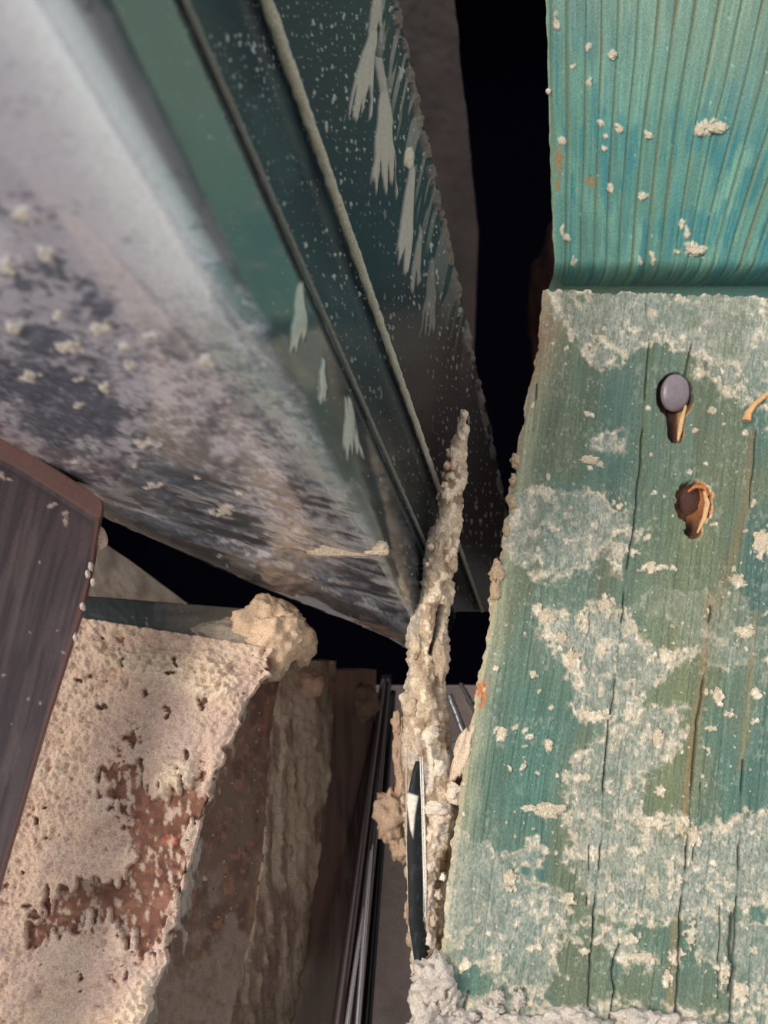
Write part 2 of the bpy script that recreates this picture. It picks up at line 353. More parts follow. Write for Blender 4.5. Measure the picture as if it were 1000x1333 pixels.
# nail heads sitting in their seats
nh = lump_px('nail_head', 879, 512, LD(879, 512) + .0025, 19, 25, (128, 116, 122), lower, mat=M_BROWN, rough=.06, rg=.32, seed=2, rot=-.12, dz=.35); nh['label'] = 'smooth grey nail head sunk in the upper hole'
n2 = lump_px('nail_head', 898, 652, LD(898, 652) + .009, 15, 21, (84, 60, 50), lower, mat=M_BRICK, rough=.12, seed=4, rot=-.2, dz=.4); n2['label'] = 'rusty nail head deep in the splintered lower hole'
def splinter(pts, rad, col, parent, name='splinter', mat=M_WOOD):
    cu = bpy.data.curves.new(name, 'CURVE'); cu.dimensions = '3D'; s = cu.splines.new('POLY'); s.points.add(len(pts) - 1)
    for p, q, r in zip(s.points, pts, rad): p.co = tuple(pt(*q)) + (1,); p.radius = r
    cu.bevel_depth = 1; cu.bevel_resolution = 2; cu.use_fill_caps = True
    t = bpy.data.objects.new(name, cu); COL.objects.link(t); dg = bpy.context.evaluated_depsgraph_get()
    me = bpy.data.meshes.new_from_object(t.evaluated_get(dg)); bpy.data.objects.remove(t)
    a = me.color_attributes.new('tint', 'FLOAT_COLOR', 'POINT')
    co = np.zeros(len(me.vertices) * 3, np.float32); me.vertices.foreach_get('co', co); co = co.reshape(-1, 3)
    C = np.concatenate((lin(col)[None] * (.8 + .4 * vn(co[:, 0] * 2500, co[:, 2] * 700, 3))[:, None], np.full((len(co), 1), .75)), 1)
    a.data.foreach_set('color', C.astype(np.float32).ravel())
    for p in me.polygons: p.use_smooth = True
    me.materials.clear(); return link(name, me, mat, parent)
def on(x, y, off=0): return (x, y, float(LD(x, y)) - off)
splinter([on(893, 528, .0005), on(888, 545, .001), on(885, 562, 0), on(883, 574, -.001)], [.0006, .0014, .0014, .0005], (214, 178, 130), lower)
splinter([on(972, 548, .0016), on(974, 538, .002), on(982, 527, .002), on(1000, 512, .001), on(1012, 505, 0)], [.0028, .0022, .0017, .0014, .0006], (206, 160, 112), lower)
splinter([on(917, 640, .0005), on(921, 655, .001), on(917, 675, .0005), on(908, 694, -.001)], [.0008, .0016, .0014, .0005], (216, 170, 122), lower)
splinter([on(896, 640, -.001), on(905, 633, .001), on(916, 634, .001), on(922, 645, 0)], [.0006, .0012, .0014, .0006], (190, 120, 70), lower)
# crumbs clinging to the board's left edge and its foot
rnd = random.Random(4)
for x, y, rx, ry in ((672, 600, 6, 9), (666, 654, 5, 9), (647, 745, 9, 13), (645, 770, 7, 14), (659, 690, 4, 9), (668, 625, 4, 7)):
    lump_px('mortar_lump', x, y, LD(x, y) - .0005, rx, ry, (188, 162, 132), lower, seed=x, rough=.6, sub=4, freq=1.4, dz=.7)
sh = lump_px('mortar_shard', 602, 978, LD(602, 978) + .004, 10, 34, (214, 190, 166), lower, seed=7, rough=.5, sub=4, rot=-.35); sh['label'] = 'upright pale mortar shard on the left edge'
FOOT = True
# ------------------------------------------------------------------ UPPER TEAL TIMBER
upper = thing('timber_board', 'bright teal ribbed board with clean straight grain, standing above the crusted green board', 'board', (.15, .5, .5))
UD0 = plane_depth((712, 0, .455), (1000, 0, .455), (722, 375, .520))
X, Y = px_grid(-500, 412, [(-500, 700), (0, 711), (200, 716), (370, 723), (385, 727), (412, 742)], [(-500, 1500), (0, 1230), (412, 1095)], 1.6, lambda ys: ((vn(ys / 14, ys * 0, 3) - .5) * 1.6, 0 * ys))
D = UD0(X, Y)
G = (X - 716) * (1 - .00062 * (375 - Y) * sm(716, 1000, X) * -0 + 0) * 1.0
G = (X - 716) / (1 + .00115 * (375 - Y) * 1.0 * sm(0, 260, X - 716)) + 5 * (fbm(X / 90, Y / 200, 2, 61) - .5)
per = 17.0; ph = G / per + .35 * (vn(G / 50, Y / 400, 62) - .5) * 2
rib = np.abs(2 * (ph - np.floor(ph)) - 1)                            # 0 at the groove
gw = (.6 + .8 * hsh(np.floor(ph + .5), np.floor(ph + .5) * 0, 63))
groove = sm(.30, .02, rib / gw)
c = Col(X.shape, (94, 142, 130))
c.lay((68, 130, 132), sm(.42, .66, fbm(G / 22, Y / 150, 3, 64)) * .85); c.lay((120, 168, 150), sm(.5, .72, fbm(G / 34, Y / 110, 3, 65)) * .7)
c.lay((42, 122, 132), sm(.60, .72, fbm(G / 10, Y / 60, 3, 66)) * .6)
c.lay((134, 158, 138), sm(260, 20, Y + (1000 - X) * .35) * .7)
c.mul(.84 + .34 * vn(G / 2.2, Y / 60, 67))
c.lay((96, 122, 98), groove * .75); c.lay((120, 116, 84), groove * sm(.5, .7, vn(G / 17, Y / 80, 68)) * .5)
c.lay((150, 128, 88), dots(X, Y, [(729, 205, 7, 30), (727, 240, 4, 14), (770, 236, 8, 10)]) * 1.6)
UF = [(929, 165, 24, 13), (911, 168, 9, 12), (798, 70, 7, 10), (807, 167, 7), (782, 160, 6), (788, 176, 5), (845, 176, 7), (838, 254, 7), (787, 194, 5), (795, 245, 4, 8), (738, 309, 6), (732, 300, 4, 10), (888, 292, 5, 8), (895, 305, 5, 12),
      (908, 325, 16, 12), (850, 338, 6, 14), (833, 338, 5, 14), (881, 328, 6), (725, 30, 6, 14), (732, 182, 7, 8), (766, 108, 5, 8), (767, 60, 7), (747, 340, 5, 10), (746, 86, 5)]
fd = dots(X, Y, UF) * (1 - .9 * dots(X, Y, [(913, 325, 6)])); fl = sm(.2, .5, fd)
fl2 = sm(.1, .5, spots(X, Y, 30, 71, .3, .03, .12, .8, 1.2)) + sm(.60, .70, fbm(G / 3, Y / 18, 3, 72)) * sm(240, 360, Y) * .35
c.lay((150, 196, 184), np.clip(fl2, 0, 1) * .7); c.lay((214, 200, 176), fl * .9, .9)
c.lay((150, 170, 140), sm(5, 0, X - np.interp(Y, [-500, 0, 375], [700, 711, 723])) * .6)
c.r = c.r * 0 + .55
H = -.0009 * groove + .0002 * vn(G / 2.2, Y / 60, 67) + .0008 * fl * vn(X / 4, Y / 4, 73) + .0003 * fl
rnd_end = np.clip((Y - 338) / 52, 0, 1.6); H = H - .042 * rnd_end ** 2
grid_mesh('board', unproj(X, Y, D), c.out(), M_WOOD, upper, .030, (.45, 1, 0), H)
lump_px('mortar_speck', 714, 119, UD0(714, 119), 3.5, 4, (220, 208, 190), upper, seed=9, sub=2)

# ------------------------------------------------------------------ DARK GLOSSY FRAME PROFILE
prof = thing('frame_profile', 'big dark glossy frame profile splashed with mortar, slanting down from the upper left', 'frame', (-.1, .3, .4))
def sec(lst, n):
    """smooth curve through section points"""
    p = np.array(lst, float); q = np.stack([pt(*r) for r in p]); m = len(q)
    t = np.linspace(0, m - 1, n); i = np.clip(t.astype(int), 0, m - 2); f = (t - i)[:, None]
    g = lambda k: q[np.clip(k, 0, m - 1)]
    a, b, c_, d = g(i - 1), g(i), g(i + 1), g(i + 2)
    return .5 * ((2 * b) + (-a + c_) * f + (2 * a - 5 * b + 4 * c_ - d) * f ** 2 + (-a + 3 * b - 3 * c_ + d) * f ** 3)
def ruled(S, E, n, ny):
    s = sec(S, n) if len(S) > 2 else np.linspace(pt(*S[0]), pt(*S[1]), n)
    e = sec(E, n) if len(E) > 2 else np.linspace(pt(*E[0]), pt(*E[1]), n)
    d0 = s[:, 1].mean(); d1 = e[:, 1].mean(); k = np.linspace(0, 1, ny); dd = 1 / (1 / d0 + (1 / d1 - 1 / d0) * k); t = (dd - d0) / (d1 - d0)
    return s[None] * (1 - t[:, None, None]) + e[None] * t[:, None, None]
#                A                    B                  C                   D (turn)            L3                  L2
S = [(-1100, -150, .125), (-560, -150, .122), (-260, -130, .125), (-20, -100, .142), (112, -80, .181), (204, -80, .214)]
E = [(-120, 520, .400), (100, 632, .402), (330, 712, .412), (500, 788, .432), (566, 842, .462), (592, 796, .500)]
P = ruled(S, E, 430, 520)
e0 = P[-1]; e1 = sec([(-120, 570, .43), (100, 700, .44), (320, 806, .47), (480, 866, .485), (560, 892, .50), (596, 830, .53)], 430)
back_dir = np.array((0, .05, 0.03))
kk = np.linspace(0, 1, 60)[1:]
cap = np.stack([e0 + (e1 - e0) * math.sin(k * math.pi / 2) + back_dir * (1 - math.cos(k * math.pi / 2)) for k in kk])
P = np.concatenate((P, cap)); X, Y = proj(P); capm = np.zeros(X.shape); capm[-59:] = np.linspace(0, 1, 59)[:, None]
c = Col(X.shape, (36, 46, 52)); c.r[:] = .22
PROF_P, PROF_X, PROF_Y = P, X, Y
def on_prof(x, y):
    i = np.argmin((PROF_X - x) ** 2 + (PROF_Y - y) ** 2); return float(PROF_P.reshape(-1, 3)[i, 1])
# s runs across, dust and painted sky sheen lie on the broad left face
sI = np.linspace(0, 5, X.shape[1])[None] + 0 * X
face = sm(3.95, 3.5, sI + .12 * (fbm(X / 40, Y / 60, 3, 80) - .5))
n1 = fbm(X / 60, Y / 45, 5, 81); n2 = fbm((X + Y) / 14, (Y - .4 * X) / 7, 5, 82); n3 = fbm(X / 24, Y / 10, 4, 83)
low = sm(60, 700, Y - .25 * X)
dust = face * (sm(.36, .62, n1 + .55 * (n2 - .5) + .42 * (.55 - low)))
c.lay((96, 104, 118), face * .85, .42)
c.lay((206, 200, 208), dust * .9, .6)
c.lay((244, 246, 242), np.exp(-((sI - 2.95) / .36) ** 2) * sm(760, 300, Y) * (.75 + .3 * (n1 - .5)), .5)  # white band: the glossy sky highlight painted into the colour
c.lay((158, 154, 146), face * np.exp(-((X - 400 - .75 * (Y - 600)) / 46) ** 2) * sm(330, 480, Y) * .7 * sm(.3, .6, n1 + .2))
scr = fbm((X + Y) / 9, (Y - .45 * X) / 3.2, 4, 92)
c.lay((66, 72, 82), face * sm(.50, .62, .5 * n3 + .5 * scr) * sm(330, 520, Y) * .75, .3); c.lay((150, 152, 160), face * sm(.55, .68, fbm((X + Y) / 12, (Y - .5 * X) / 3, 4, 93)) * sm(300, 480, Y) * .6, .6)
c.lay((44, 48, 54), face * sm(.50, .60, fbm((X + .2 * Y) / 50, (Y - .22 * X) / 9, 4, 84)) * sm(560, 660, Y) * .85, .3)
str_ = sm(.60, .67, fbm((X) / 40, (Y - .28 * X) / 5, 4, 85)) * sm(610, 660, Y) * face
c.lay((160, 156, 156), str_ * .85, .85)
c.lay((60, 52, 48), capm * .0 + sm(.5, .65, fbm(X / 80, (Y - .3 * X) / 12, 3, 86)) * sm(.15, .4, capm) * .6)
c.lay((34, 32, 33), sm(.02, .15, capm) * .75, .45)  # underside toned dark as painted shade
c.lay((120, 92, 74), sm(.60, .68, fbm(X / 70, (Y - .25 * X) / 7, 4, 87)) * sm(.03, .1, capm) * sm(.9, .5, capm) * sm(200, 330, X) * .8, .8)
PF = [(88, 450, 26, 13), (130, 428, 16, 13), (102, 526, 11, 6), (190, 575, 27, 10), (18, 425, 12), (10, 345, 22, 16), (100, 495, 9, 8), (137, 505, 10), (163, 452, 10), (168, 476, 8), (195, 436, 14, 8), (75, 410, 10), (40, 490, 16, 10),
      (200, 632, 18, 6), (290, 664, 24, 9), (175, 605, 6), (256, 622, 6), (30, 280, 20, 14), (60, 330, 12), (268, 470, 14, 10), (310, 640, 8, 5), (100, 600, 10, 4)]
fd = dots(X, Y, PF); teeth = sm(.35, .6, vn(X / 4.5, Y / 40, 88)) * sm(560, 566, Y) * sm(577, 571, Y) * sm(178, 184, X)
fl = sm(.25, .5, fd) * (1 - teeth * .9)
fl2 = sm(.2, .5, spots(X, Y, 26, 89, .35, .04, .2, 1.3, .8)) * face * sm(120, 300, Y)
c.lay((226, 214, 196), fl * .95, .9); c.lay((196, 188, 180), fl2 * .75, .85)
c.lay((104, 102, 100), np.exp(-((sI - 3.62) / .22) ** 2) * .75 * sm(460, 300, Y), .4)  # grey edge of the reflection, painted beside the white band
# right part of the panel: dark lacquer with a fine dust of splashes
dk = sm(3.6, 4.2, sI)
c.lay((60, 74, 76), dk * .5 * sm(.45, .65, n1), .3)
c.lay((112, 108, 96), dk * sm(4.85, 4.97, sI) * .7, .5)
c.lay((168, 164, 150), sm(.2, .6, spots(X, Y, 11, 90, .35, .05, .22, .7, 1.3)) * dk * .7, .8)
def smear(tip, base, w, sd, n=1):
    """fan shaped mortar smear: narrow at tip, ragged teeth at base; true outline in the surface"""
    (x0, y0), (x1, y1) = tip, base; L = math.hypot(x1 - x0, y1 - y0); ux, uy = (x1 - x0) / L, (y1 - y0) / L
    a = ((X - x0) * ux + (Y - y0) * uy) / L; b = (X - x0) * -uy + (Y - y0) * ux
    tooth = vn(b / 2.6, a * 1.4 + sd, sd) * .42
    hw = w * (.15 + .85 * np.clip(a, 0, 1) ** .8)
    return sm(.02, .10, a) * sm(1.08, 1.0, a + tooth) * sm(hw + 1.5, hw - 1.5, np.abs(b + 3 * (vn(a * 6, b * 0, sd + 1) - .5)))
sme = np.maximum.reduce([smear((392, 362), (388, 462), 13, 1), smear((421, 462), (420, 530), 7, 2), smear((452, 512), (461, 604), 13, 3) * sm(.25, .5, vn(X / 2.6, Y / 50, 5)), smear((408, 235), (412, 300), 6, 12) * .5])
c.lay((170, 172, 156), sme, .85)
H = .0006 * fl * (.6 + vn(X / 4, Y / 4, 91)) + .0004 * sme + .00035 * str_ + .00012 * fl2 + .00006 * n2 * face
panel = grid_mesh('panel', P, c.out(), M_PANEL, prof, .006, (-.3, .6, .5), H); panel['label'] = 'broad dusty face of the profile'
# narrow side strips with raised lips between
def strip(name, S, E, n, ny, base, fn, thick=.004, mat=M_GLOSS, lab=None, bump=None):
    global X, Y
    P = ruled(S, E, n, ny); X, Y = proj(P); c = Col(X.shape, base); c.r[:] = .2
    u = np.linspace(0, 1, n)[None] + 0 * X; v = np.linspace(0, 1, ny)[:, None] + 0 * X
    H = fn(c, u, v)
    o = grid_mesh(name, P, c.out(), mat, prof, thick, (-.6, .5, .3), H)
    if lab: o['label'] = lab
    return o
def dusty(c, k=.8, seed=0):
    m = np.maximum(sm(.08, .38, spots(X, Y, 9, 101 + seed, .75, .08, .30, .7, 1.5)), sm(.2, .5, spots(X, Y, 21, 111 + seed, .6, .05, .24, .6, 1.8)))
    m = m * sm(.2, .5, fbm(X / 60, Y / 90, 3, 121 + seed))
    c.lay((172, 178, 166), m * k, .8); return m
def f1(c, u, v):
    m = dusty(c, .85); c.lay((52, 72, 72), sm(.45, .7, fbm(u * 3, v * 7, 3, 131)) * .5, .25)
    c.lay((64, 50, 42), sm(.55, .8, v) * .5); return .0002 * m
def f2(c, u, v):
    global sme
    m = dusty(c, .7, 3)
    s = np.maximum.reduce([smear((487, 30), (466, 160), 17, 4), smear((500, 108), (500, 256), 18, 5), smear((538, 205), (522, 362), 12, 6), smear((548, 290), (540, 380), 7, 7) * .6, smear((565, 330), (556, 440), 10, 8) * .35,
                           smear((492, -30), (488, 60), 10, 9) * .8])
    s = np.maximum(s, sm(7, 3, line(X, Y, [(493, 80), (500, 120), (507, 160)])) * .8)
    e = sm(.90, .95, u) * sm(.38, .56, fbm(X / 9, Y / 14, 3, 141)) * sm(1, .55, v)
    streak = sm(.52, .66, vn(X / 3 + Y / 14, Y / 60, 142)) * sm(.62, .8, u) * sm(.75, .2, v) * .6
    c.lay((70, 52, 44), sm(.45, .65, v) * .5)
    c.lay((148, 146, 132), streak, .8); c.lay((160, 156, 142), s, .85); c.lay((104, 96, 84), e * .85, .9)
    return .0002 * m + .0007 * s * (.7 + .5 * vn(X / 3, Y / 20, 143)) + .0025 * e * fbm(X / 7, Y / 7, 3, 144) 
lx = (204, -80); strip('side_strip', [(206, -80, .214), (314, -80, .275)], [(594, 796, .498), (626, 796, .530)], 120, 560, (34, 44, 52), f1, lab='dark speckled strip between the two lips')
strip('side_strip', [(322, -80, .275), (498, -80, .365)], [(630, 796, .530), (690, 796, .570)], 200, 560, (30, 40, 47), f2, lab='outer dark strip with fan shaped mortar smears')
def bar(name, A, B, r0, r1, col, rough, parent, mat=M_GLOSS, n=40, nv=10, lab=None, wob=0):
    A, B = pt(*A), pt(*B); ax = (B - A) / np.linalg.norm(B - A); s = np.cross(ax, (0, 1, 0)); s /= np.linalg.norm(s); w = np.cross(ax, s)
    t = np.linspace(0, 1, n); vs = []; fs = []
    for k, tt in enumerate(t):
        r = r0 + (r1 - r0) * tt; ctr = A + (B - A) * tt
        for j in range(nv):
            a = 2 * math.pi * j / nv; rr = r * (1 + wob * (mnoise.noise(Vector((k * .6, j * .9, r0 * 1000))))); vs.append(ctr + s * math.cos(a) * rr + w * math.sin(a) * rr)
    for k in range(n - 1):
        for j in range(nv): fs.append((k * nv + j, k * nv + (j + 1) % nv, (k + 1) * nv + (j + 1) % nv, (k + 1) * nv + j))
    fs.append(tuple(range(nv))[::-1]); fs.append(tuple((n - 1) * nv + j for j in range(nv)))
    me = bpy.data.meshes.new(name); me.from_pydata([tuple(v) for v in vs], [], fs)
    for p in me.polygons: p.use_smooth = len(p.vertices) == 4
    a = me.color_attributes.new('tint', 'FLOAT_COLOR', 'POINT'); C = np.tile(np.append(lin(col), rough), (len(vs), 1)); a.data.foreach_set('color', C.astype(np.float32).ravel())
    bm = bmesh.new(); bm.from_mesh(me); bmesh.ops.recalc_face_normals(bm, faces=bm.faces); bm.to_mesh(me); bm.free()
    o = link(name, me, mat, parent)
    if lab: o['label'] = lab
    return o
bar('lip', (318, -80, .268), (628, 796, .526), .0027, .0010, (168, 164, 144), .5, prof, M_MORTAR, 220, 12, wob=.35, lab='pale raised lip running down the profile')
bar('lip', (205, -80, .212), (593, 796, .494), .0012, .0009, (112, 112, 104), .5, prof, M_MORTAR, 220, 10, wob=.35, lab='thin grey lip left of the pale one')
# smeared drops
lump_px('mortar_smear', 450, 718, on_prof(450, 718), 46, 8, (176, 158, 138), prof, seed=3, rough=.5, sub=4, rot=-.03, dz=.5)
lump_px('mortar_smear', 490, 714, on_prof(490, 714), 14, 10, (196, 176, 152), prof, seed=5, rough=.5, sub=4, dz=.8)
lump_px('mortar_smear', 533, 206, .330, 7, 14, (158, 152, 136), prof, seed=6, rough=.4, sub=3, dz=.4)

# ------------------------------------------------------------------ BROWN BOARD AT LEFT
brown = thing('brown_board', 'dark brown painted board with raised top lip, in front of the brick pier', 'board', (-.2, .36, .2))
BD = plane_depth((0, 570, .372), (130, 650, .388), (0, 1150, .330))
X, Y = px_grid(545, 1790, [(545, -140), (1790, -340)], [(545, -6), (566, 8), (600, 60), (652, 131), (662, 133), (700, 126), (735, 121), (800, 106), (950, 58), (1150, 0), (1333, -52), (1790, -180)], 2.0)
c = Col(X.shape, (74, 60, 62)); g = fbm((X + .25 * Y) / 6, Y / 130, 4, 151)
c.lay((56, 44, 48), sm(.35, .65, g)); c.lay((88, 74, 74), sm(.55, .75, fbm((X + .25 * Y) / 12, Y / 90, 3, 152)) * .6)
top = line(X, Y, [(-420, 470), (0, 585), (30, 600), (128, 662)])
c.lay((102, 72, 66), sm(16, 10, top)); c.lay((44, 36, 42), np.exp(-((top - 19) / 6) ** 2) * .5)  # dark line below the lip is painted recess shade
sp = sm(.2, .5, spots(X, Y, 30, 153, .25, .03, .12)) + sm(.3, .6, dots(X, Y, [(2, 618, 6, 8), (12, 624, 12, 4), (70, 658, 9, 6), (86, 680, 4, 14), (85, 668, 7, 5), (4, 880, 5), (52, 915, 5)]))
c.lay((168, 148, 138), np.clip(sp, 0, 1) * .8, .85); er = np.interp(Y, [545, 652, 735, 1150], [-6, 131, 121, 0]) - X
c.lay((112, 76, 68), sm(7, 1, er) * .7)
c.r[:] = .42 + .2 * g
H = .0022 * sm(17, 11, top) + .00015 * g + .0003 * np.clip(sp, 0, 1)
grid_mesh('board', unproj(X, Y, BD(X, Y)), c.out(), M_BROWN, brown, .010, (-.25, 1, 0), H)
lump_px('mortar_drip', 131, 700, .392, 9, 15, (208, 186, 168), brown, seed=1, rough=.2, sub=3, rot=.25)
lump_px('mortar_drip', 122, 684, .386, 4, 10, (180, 158, 146), brown, seed=2, rough=.2, sub=3, rot=.5)
for x, y in ((118, 738), (114, 748), (121, 758), (108, 790), (98, 830)):
    lump_px('mortar_drip', x, y, BD(x, y) - .001, 3.5, 6, (190, 176, 166), brown, seed=x, rough=.5, sub=2)

# ------------------------------------------------------------------ BRICK PIER
pier = thing('brick_pier', 'brick pier smeared with cream mortar, red brick showing through, beside the brown board', 'pier', (-.12, .45, 0))
FD = plane_depth((100, 800, .440), (330, 850, .430), (60, 1290, .365))
arris = [(795, 352), (870, 343), (905, 322), (960, 300), (1000, 284), (1100, 250), (1200, 226), (1250, 214), (1333, 186), (1790, 60)]
def front_grid(step, off=0):
    return px_grid(800, 1790, [(800, -90), (1790, -420)], [(y, x + off) for y, x in arris], step, (lambda ys: (0 * ys, (fbm(ys / 16, ys * 0, 4, 160) - .5) * 16 + 5 * np.exp(-((ys - 880) / 40) ** 2))) if off == 0 else None)
FB = [(165, 1090, 60, 40)]
X, Y = front_grid(1.7)
Y = Y + (.16 * (X - 105) + 5) * sm(900, 800, Y)
D = FD(X, Y)
ar = np.interp(Y, *np.array(arris, float).T) - X
nz = fbm(X / 30, Y / 30, 5, 161) - .5; nf = fbm(X / 8, Y / 11, 4, 162) - .5; drip = vn(X / 5, Y / 34, 163) - .5
# exposed brick areas
EXP = [([(135, 1000), (160, 985), (190, 1000), (196, 1045), (238, 1040), (268, 1008), (266, 1040), (240, 1110), (232, 1160), (218, 1200), (200, 1245), (178, 1262), (176, 1220), (160, 1190), (140, 1180), (100, 1212), (50, 1230), (38, 1220), (60, 1180), (85, 1150), (150, 1145), (172, 1120), (165, 1060), (140, 1030)], 0)]
ex = np.full(X.shape, -99.)
for p_, k in EXP: ex = np.maximum(ex, poly(X, Y, p_) + nz * 30 + nf * 26 + drip * 22)
ex = np.maximum(ex, dots(X, Y, [(173, 962, 12, 12)]) * 14 - 3)
expo = sm(-1, 5, ex)
pits = sm(.25, .45, dots(X, Y, [(140, 922, 9, 6), (131, 921, 6, 4), (191, 903, 4, 8), (215, 922, 5, 4), (222, 927, 6), (219, 935, 5), (244, 982, 7, 12), (50, 1066, 6, 9), (166, 1270, 5, 8), (108, 1272, 6, 9), (10, 1154, 6, 5), (105, 887, 5), (40, 1180, 10, 4), (45, 1190, 9), (265, 915, 7, 14), (190, 1052, 10, 6), (234, 1040, 14, 6), (62, 1052, 3), (62, 1092, 4), (230, 862, 4, 10), (225, 878, 12, 3), (163, 862, 4, 9), (120, 880, 4, 6)]))
pits = np.maximum(pits, sm(.3, .5, spots(X, Y, 24, 164, .28, .04, .14)))
c = Col(X.shape, (234, 214, 190)); rel = ridge(X / 34 + nz * 2, Y / 34 - nz * 2, 5, 165); rel2 = fbm(X / 6, Y / 6, 4, 166)
c.lay((196, 174, 158), sm(.5, .8, 1 - rel) * .7); c.lay((240, 226, 206), sm(.5, .7, fbm(X / 60, Y / 50, 3, 167)) * .7); c.lay((216, 198, 184), sm(.5, .7, fbm(X / 45, Y / 80, 3, 168)) * .7)  # hollows darkened in the colour as painted relief shade
c.lay((160, 142, 136), sm(150, 20, X + .28 * (Y - 800) - 10) * .7); c.lay((140, 116, 104), pits * .8); c.lay((150, 124, 106), sm(.55, .40, rel) * sm(.5, .3, rel2) * .5)  # left side greyed and crevices darkened: painted shade
c.lay((58, 44, 38), pits * sm(.3, .9, pits) * .85)
c.lay((162, 104, 84), sm(-7, 0, ex) * (1 - expo) * .6)
c.lay((120, 80, 64), expo)
H = .0026 + .0052 * (rel - .5) + .0028 * (rel2 - .5) + .004 * nz + .0012 * (vn(X / 3, Y / 3, 169) - .5)
lumps_ = np.maximum(sm(0, 26, poly(X, Y, [(110, 830), (200, 835), (290, 850), (320, 880), (310, 925), (250, 930), (200, 900), (120, 880)]) + nz * 30), sm(0, 14, poly(X, Y, [(208, 985), (250, 985), (262, 1010), (240, 1038), (205, 1040), (198, 1010)]) + nz * 16))
lumps_ = np.maximum(lumps_, sm(0, 22, poly(X, Y, [(170, 1262), (250, 1262), (262, 1333), (255, 1400), (140, 1400), (150, 1300)]) + nz * 24))
c.lay((234, 214, 186), lumps_ * .6 * (1 - pits)); H += lumps_ * (.0035 + .004 * (rel2 - .5) + .003 * (vn(X / 8, Y / 8, 170) - .5)) - .003 * pits
H -= .005 * sm(4, -3, ar) * 0 + (.0015 * sm(10, 0, ar) ** 2)
H = H * (1 - expo) + (-.0020) * expo
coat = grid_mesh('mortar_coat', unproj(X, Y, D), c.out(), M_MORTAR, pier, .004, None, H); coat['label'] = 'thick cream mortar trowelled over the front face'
# the brick body itself, stood on end: front face seen through the gaps and the right-hand face
X, Y = front_grid(2.6, -2)
Y = Y + (.16 * (X - 105) + 16) * sm(900, 800, Y)
D = FD(X, Y) + 0
c = Col(X.shape, (122, 82, 66)); n = fbm(X / 9, Y / 9, 4, 171); n2 = fbm(X / 30, Y / 30, 4, 172)
c.lay((92, 56, 46), sm(.5, .7, n2)); c.lay((144, 100, 80), sm(.5, .7, n)); c.lay((178, 92, 66), dots(X, Y, [(222, 1095, 10, 9)]) * 2)
c.lay((200, 176, 156), sm(.60, .70, fbm(X / 6, Y / 12, 4, 173)) * .9); c.lay((76, 48, 40), np.exp(-(((X - 130) / 50) ** 2 + ((Y - 1160) / 18) ** 2)) * .6)
H = .0016 * (n - .5) + .001 * (n2 - .5) - .002 * np.exp(-(((X - 130) / 50) ** 2 + ((Y - 1160) / 16) ** 2)) + .0004
b1 = grid_mesh('brick', unproj(X, Y, D), c.out(), M_BRICK, pier, .02, None, H); b1['label'] = 'red brick behind the cream mortar coat'
# right-hand side of the pier: brown brick, mortar band, darker brick behind
def side(name, left, right, dl, dr, y0, y1, fn, lab, step=2.0, mat=M_BRICK, thick=.012):
    X, Y = px_grid(y0, y1, left, right, step)
    l = np.interp(Y, *np.array(left, float).T); r = np.interp(Y, *np.array(right, float).T); u = (X - l) / (r - l)
    zl = np.interp(Y, *np.array(dl, float).T); zr = np.interp(Y, *np.array(dr, float).T)
    D = 1 / ((1 / zl) * (1 - u) + (1 / zr) * u)
    c, H = fn(X, Y, u)
    o = grid_mesh(name, unproj(X, Y, D), c.out(), mat, pier, thick, (-.9, .4, 0), H); o['label'] = lab; return o
DL = [(800, .437), (1333, .365), (1790, .31)]
def sd1(X, Y, u):
    c = Col(X.shape, (98, 78, 64)); n = fbm(X / 7, Y / 9, 4, 181); n2 = fbm(X / 24, Y / 40, 4, 182)
    c.lay((84, 60, 50), sm(.45, .7, n2)); c.lay((130, 90, 70), sm(.55, .75, n) * .7); c.lay((128, 112, 102), sm(.5, .7, fbm(X / 20, Y / 26, 4, 183)) * sm(1080, 1180, Y) * .6)
    c.lay((134, 84, 62), sm(.55, .7, fbm(X / 8, Y / 30, 3, 184)) * sm(.5, .9, u) * sm(1000, 900, Y))
    e = sm(.13, .0, u + .5 * (fbm(X / 8, Y / 24, 4, 185) - .5))
    c.lay((158, 150, 138), e * .8)
    m = sm(.0, 10, 1) * sm(-6, 6, 895 + 26 * (fbm(X / 14, Y * 0, 3, 186) - .5) * 2 - Y + 20 * np.abs(u - .3)); c.lay((150, 132, 114), m * .85)
    s = sm(.2, .5, spots(X, Y, 18, 187, .5, .04, .2)); c.lay((186, 160, 140), s * .8)
    p = sm(.2, .5, spots(X, Y, 22, 188, .35, .04, .15)); c.lay((40, 28, 24), p * .8)
    c.lay((120, 104, 90), (.6 + .4 * sm(.35, .6, n)) * sm(-8, 8, Y - 1262 + 60 * (u - .2) + 30 * (n2 - .5)) * .85)
    return c, .0012 * (n - .5) + .0015 * (n2 - .5) + .001 * e + .002 * m + .0008 * s - .0012 * p
ED1 = [(795, 372), (870, 366), (960, 352), (1000, 350), (1100, 345), (1200, 332), (1260, 318), (1333, 300), (1790, 210)]
side('brick', arris, ED1, DL, [(800, .475), (1333, .402), (1790, .34)], 850, 1790, sd1, 'brown side of the front brick with a pitted face')
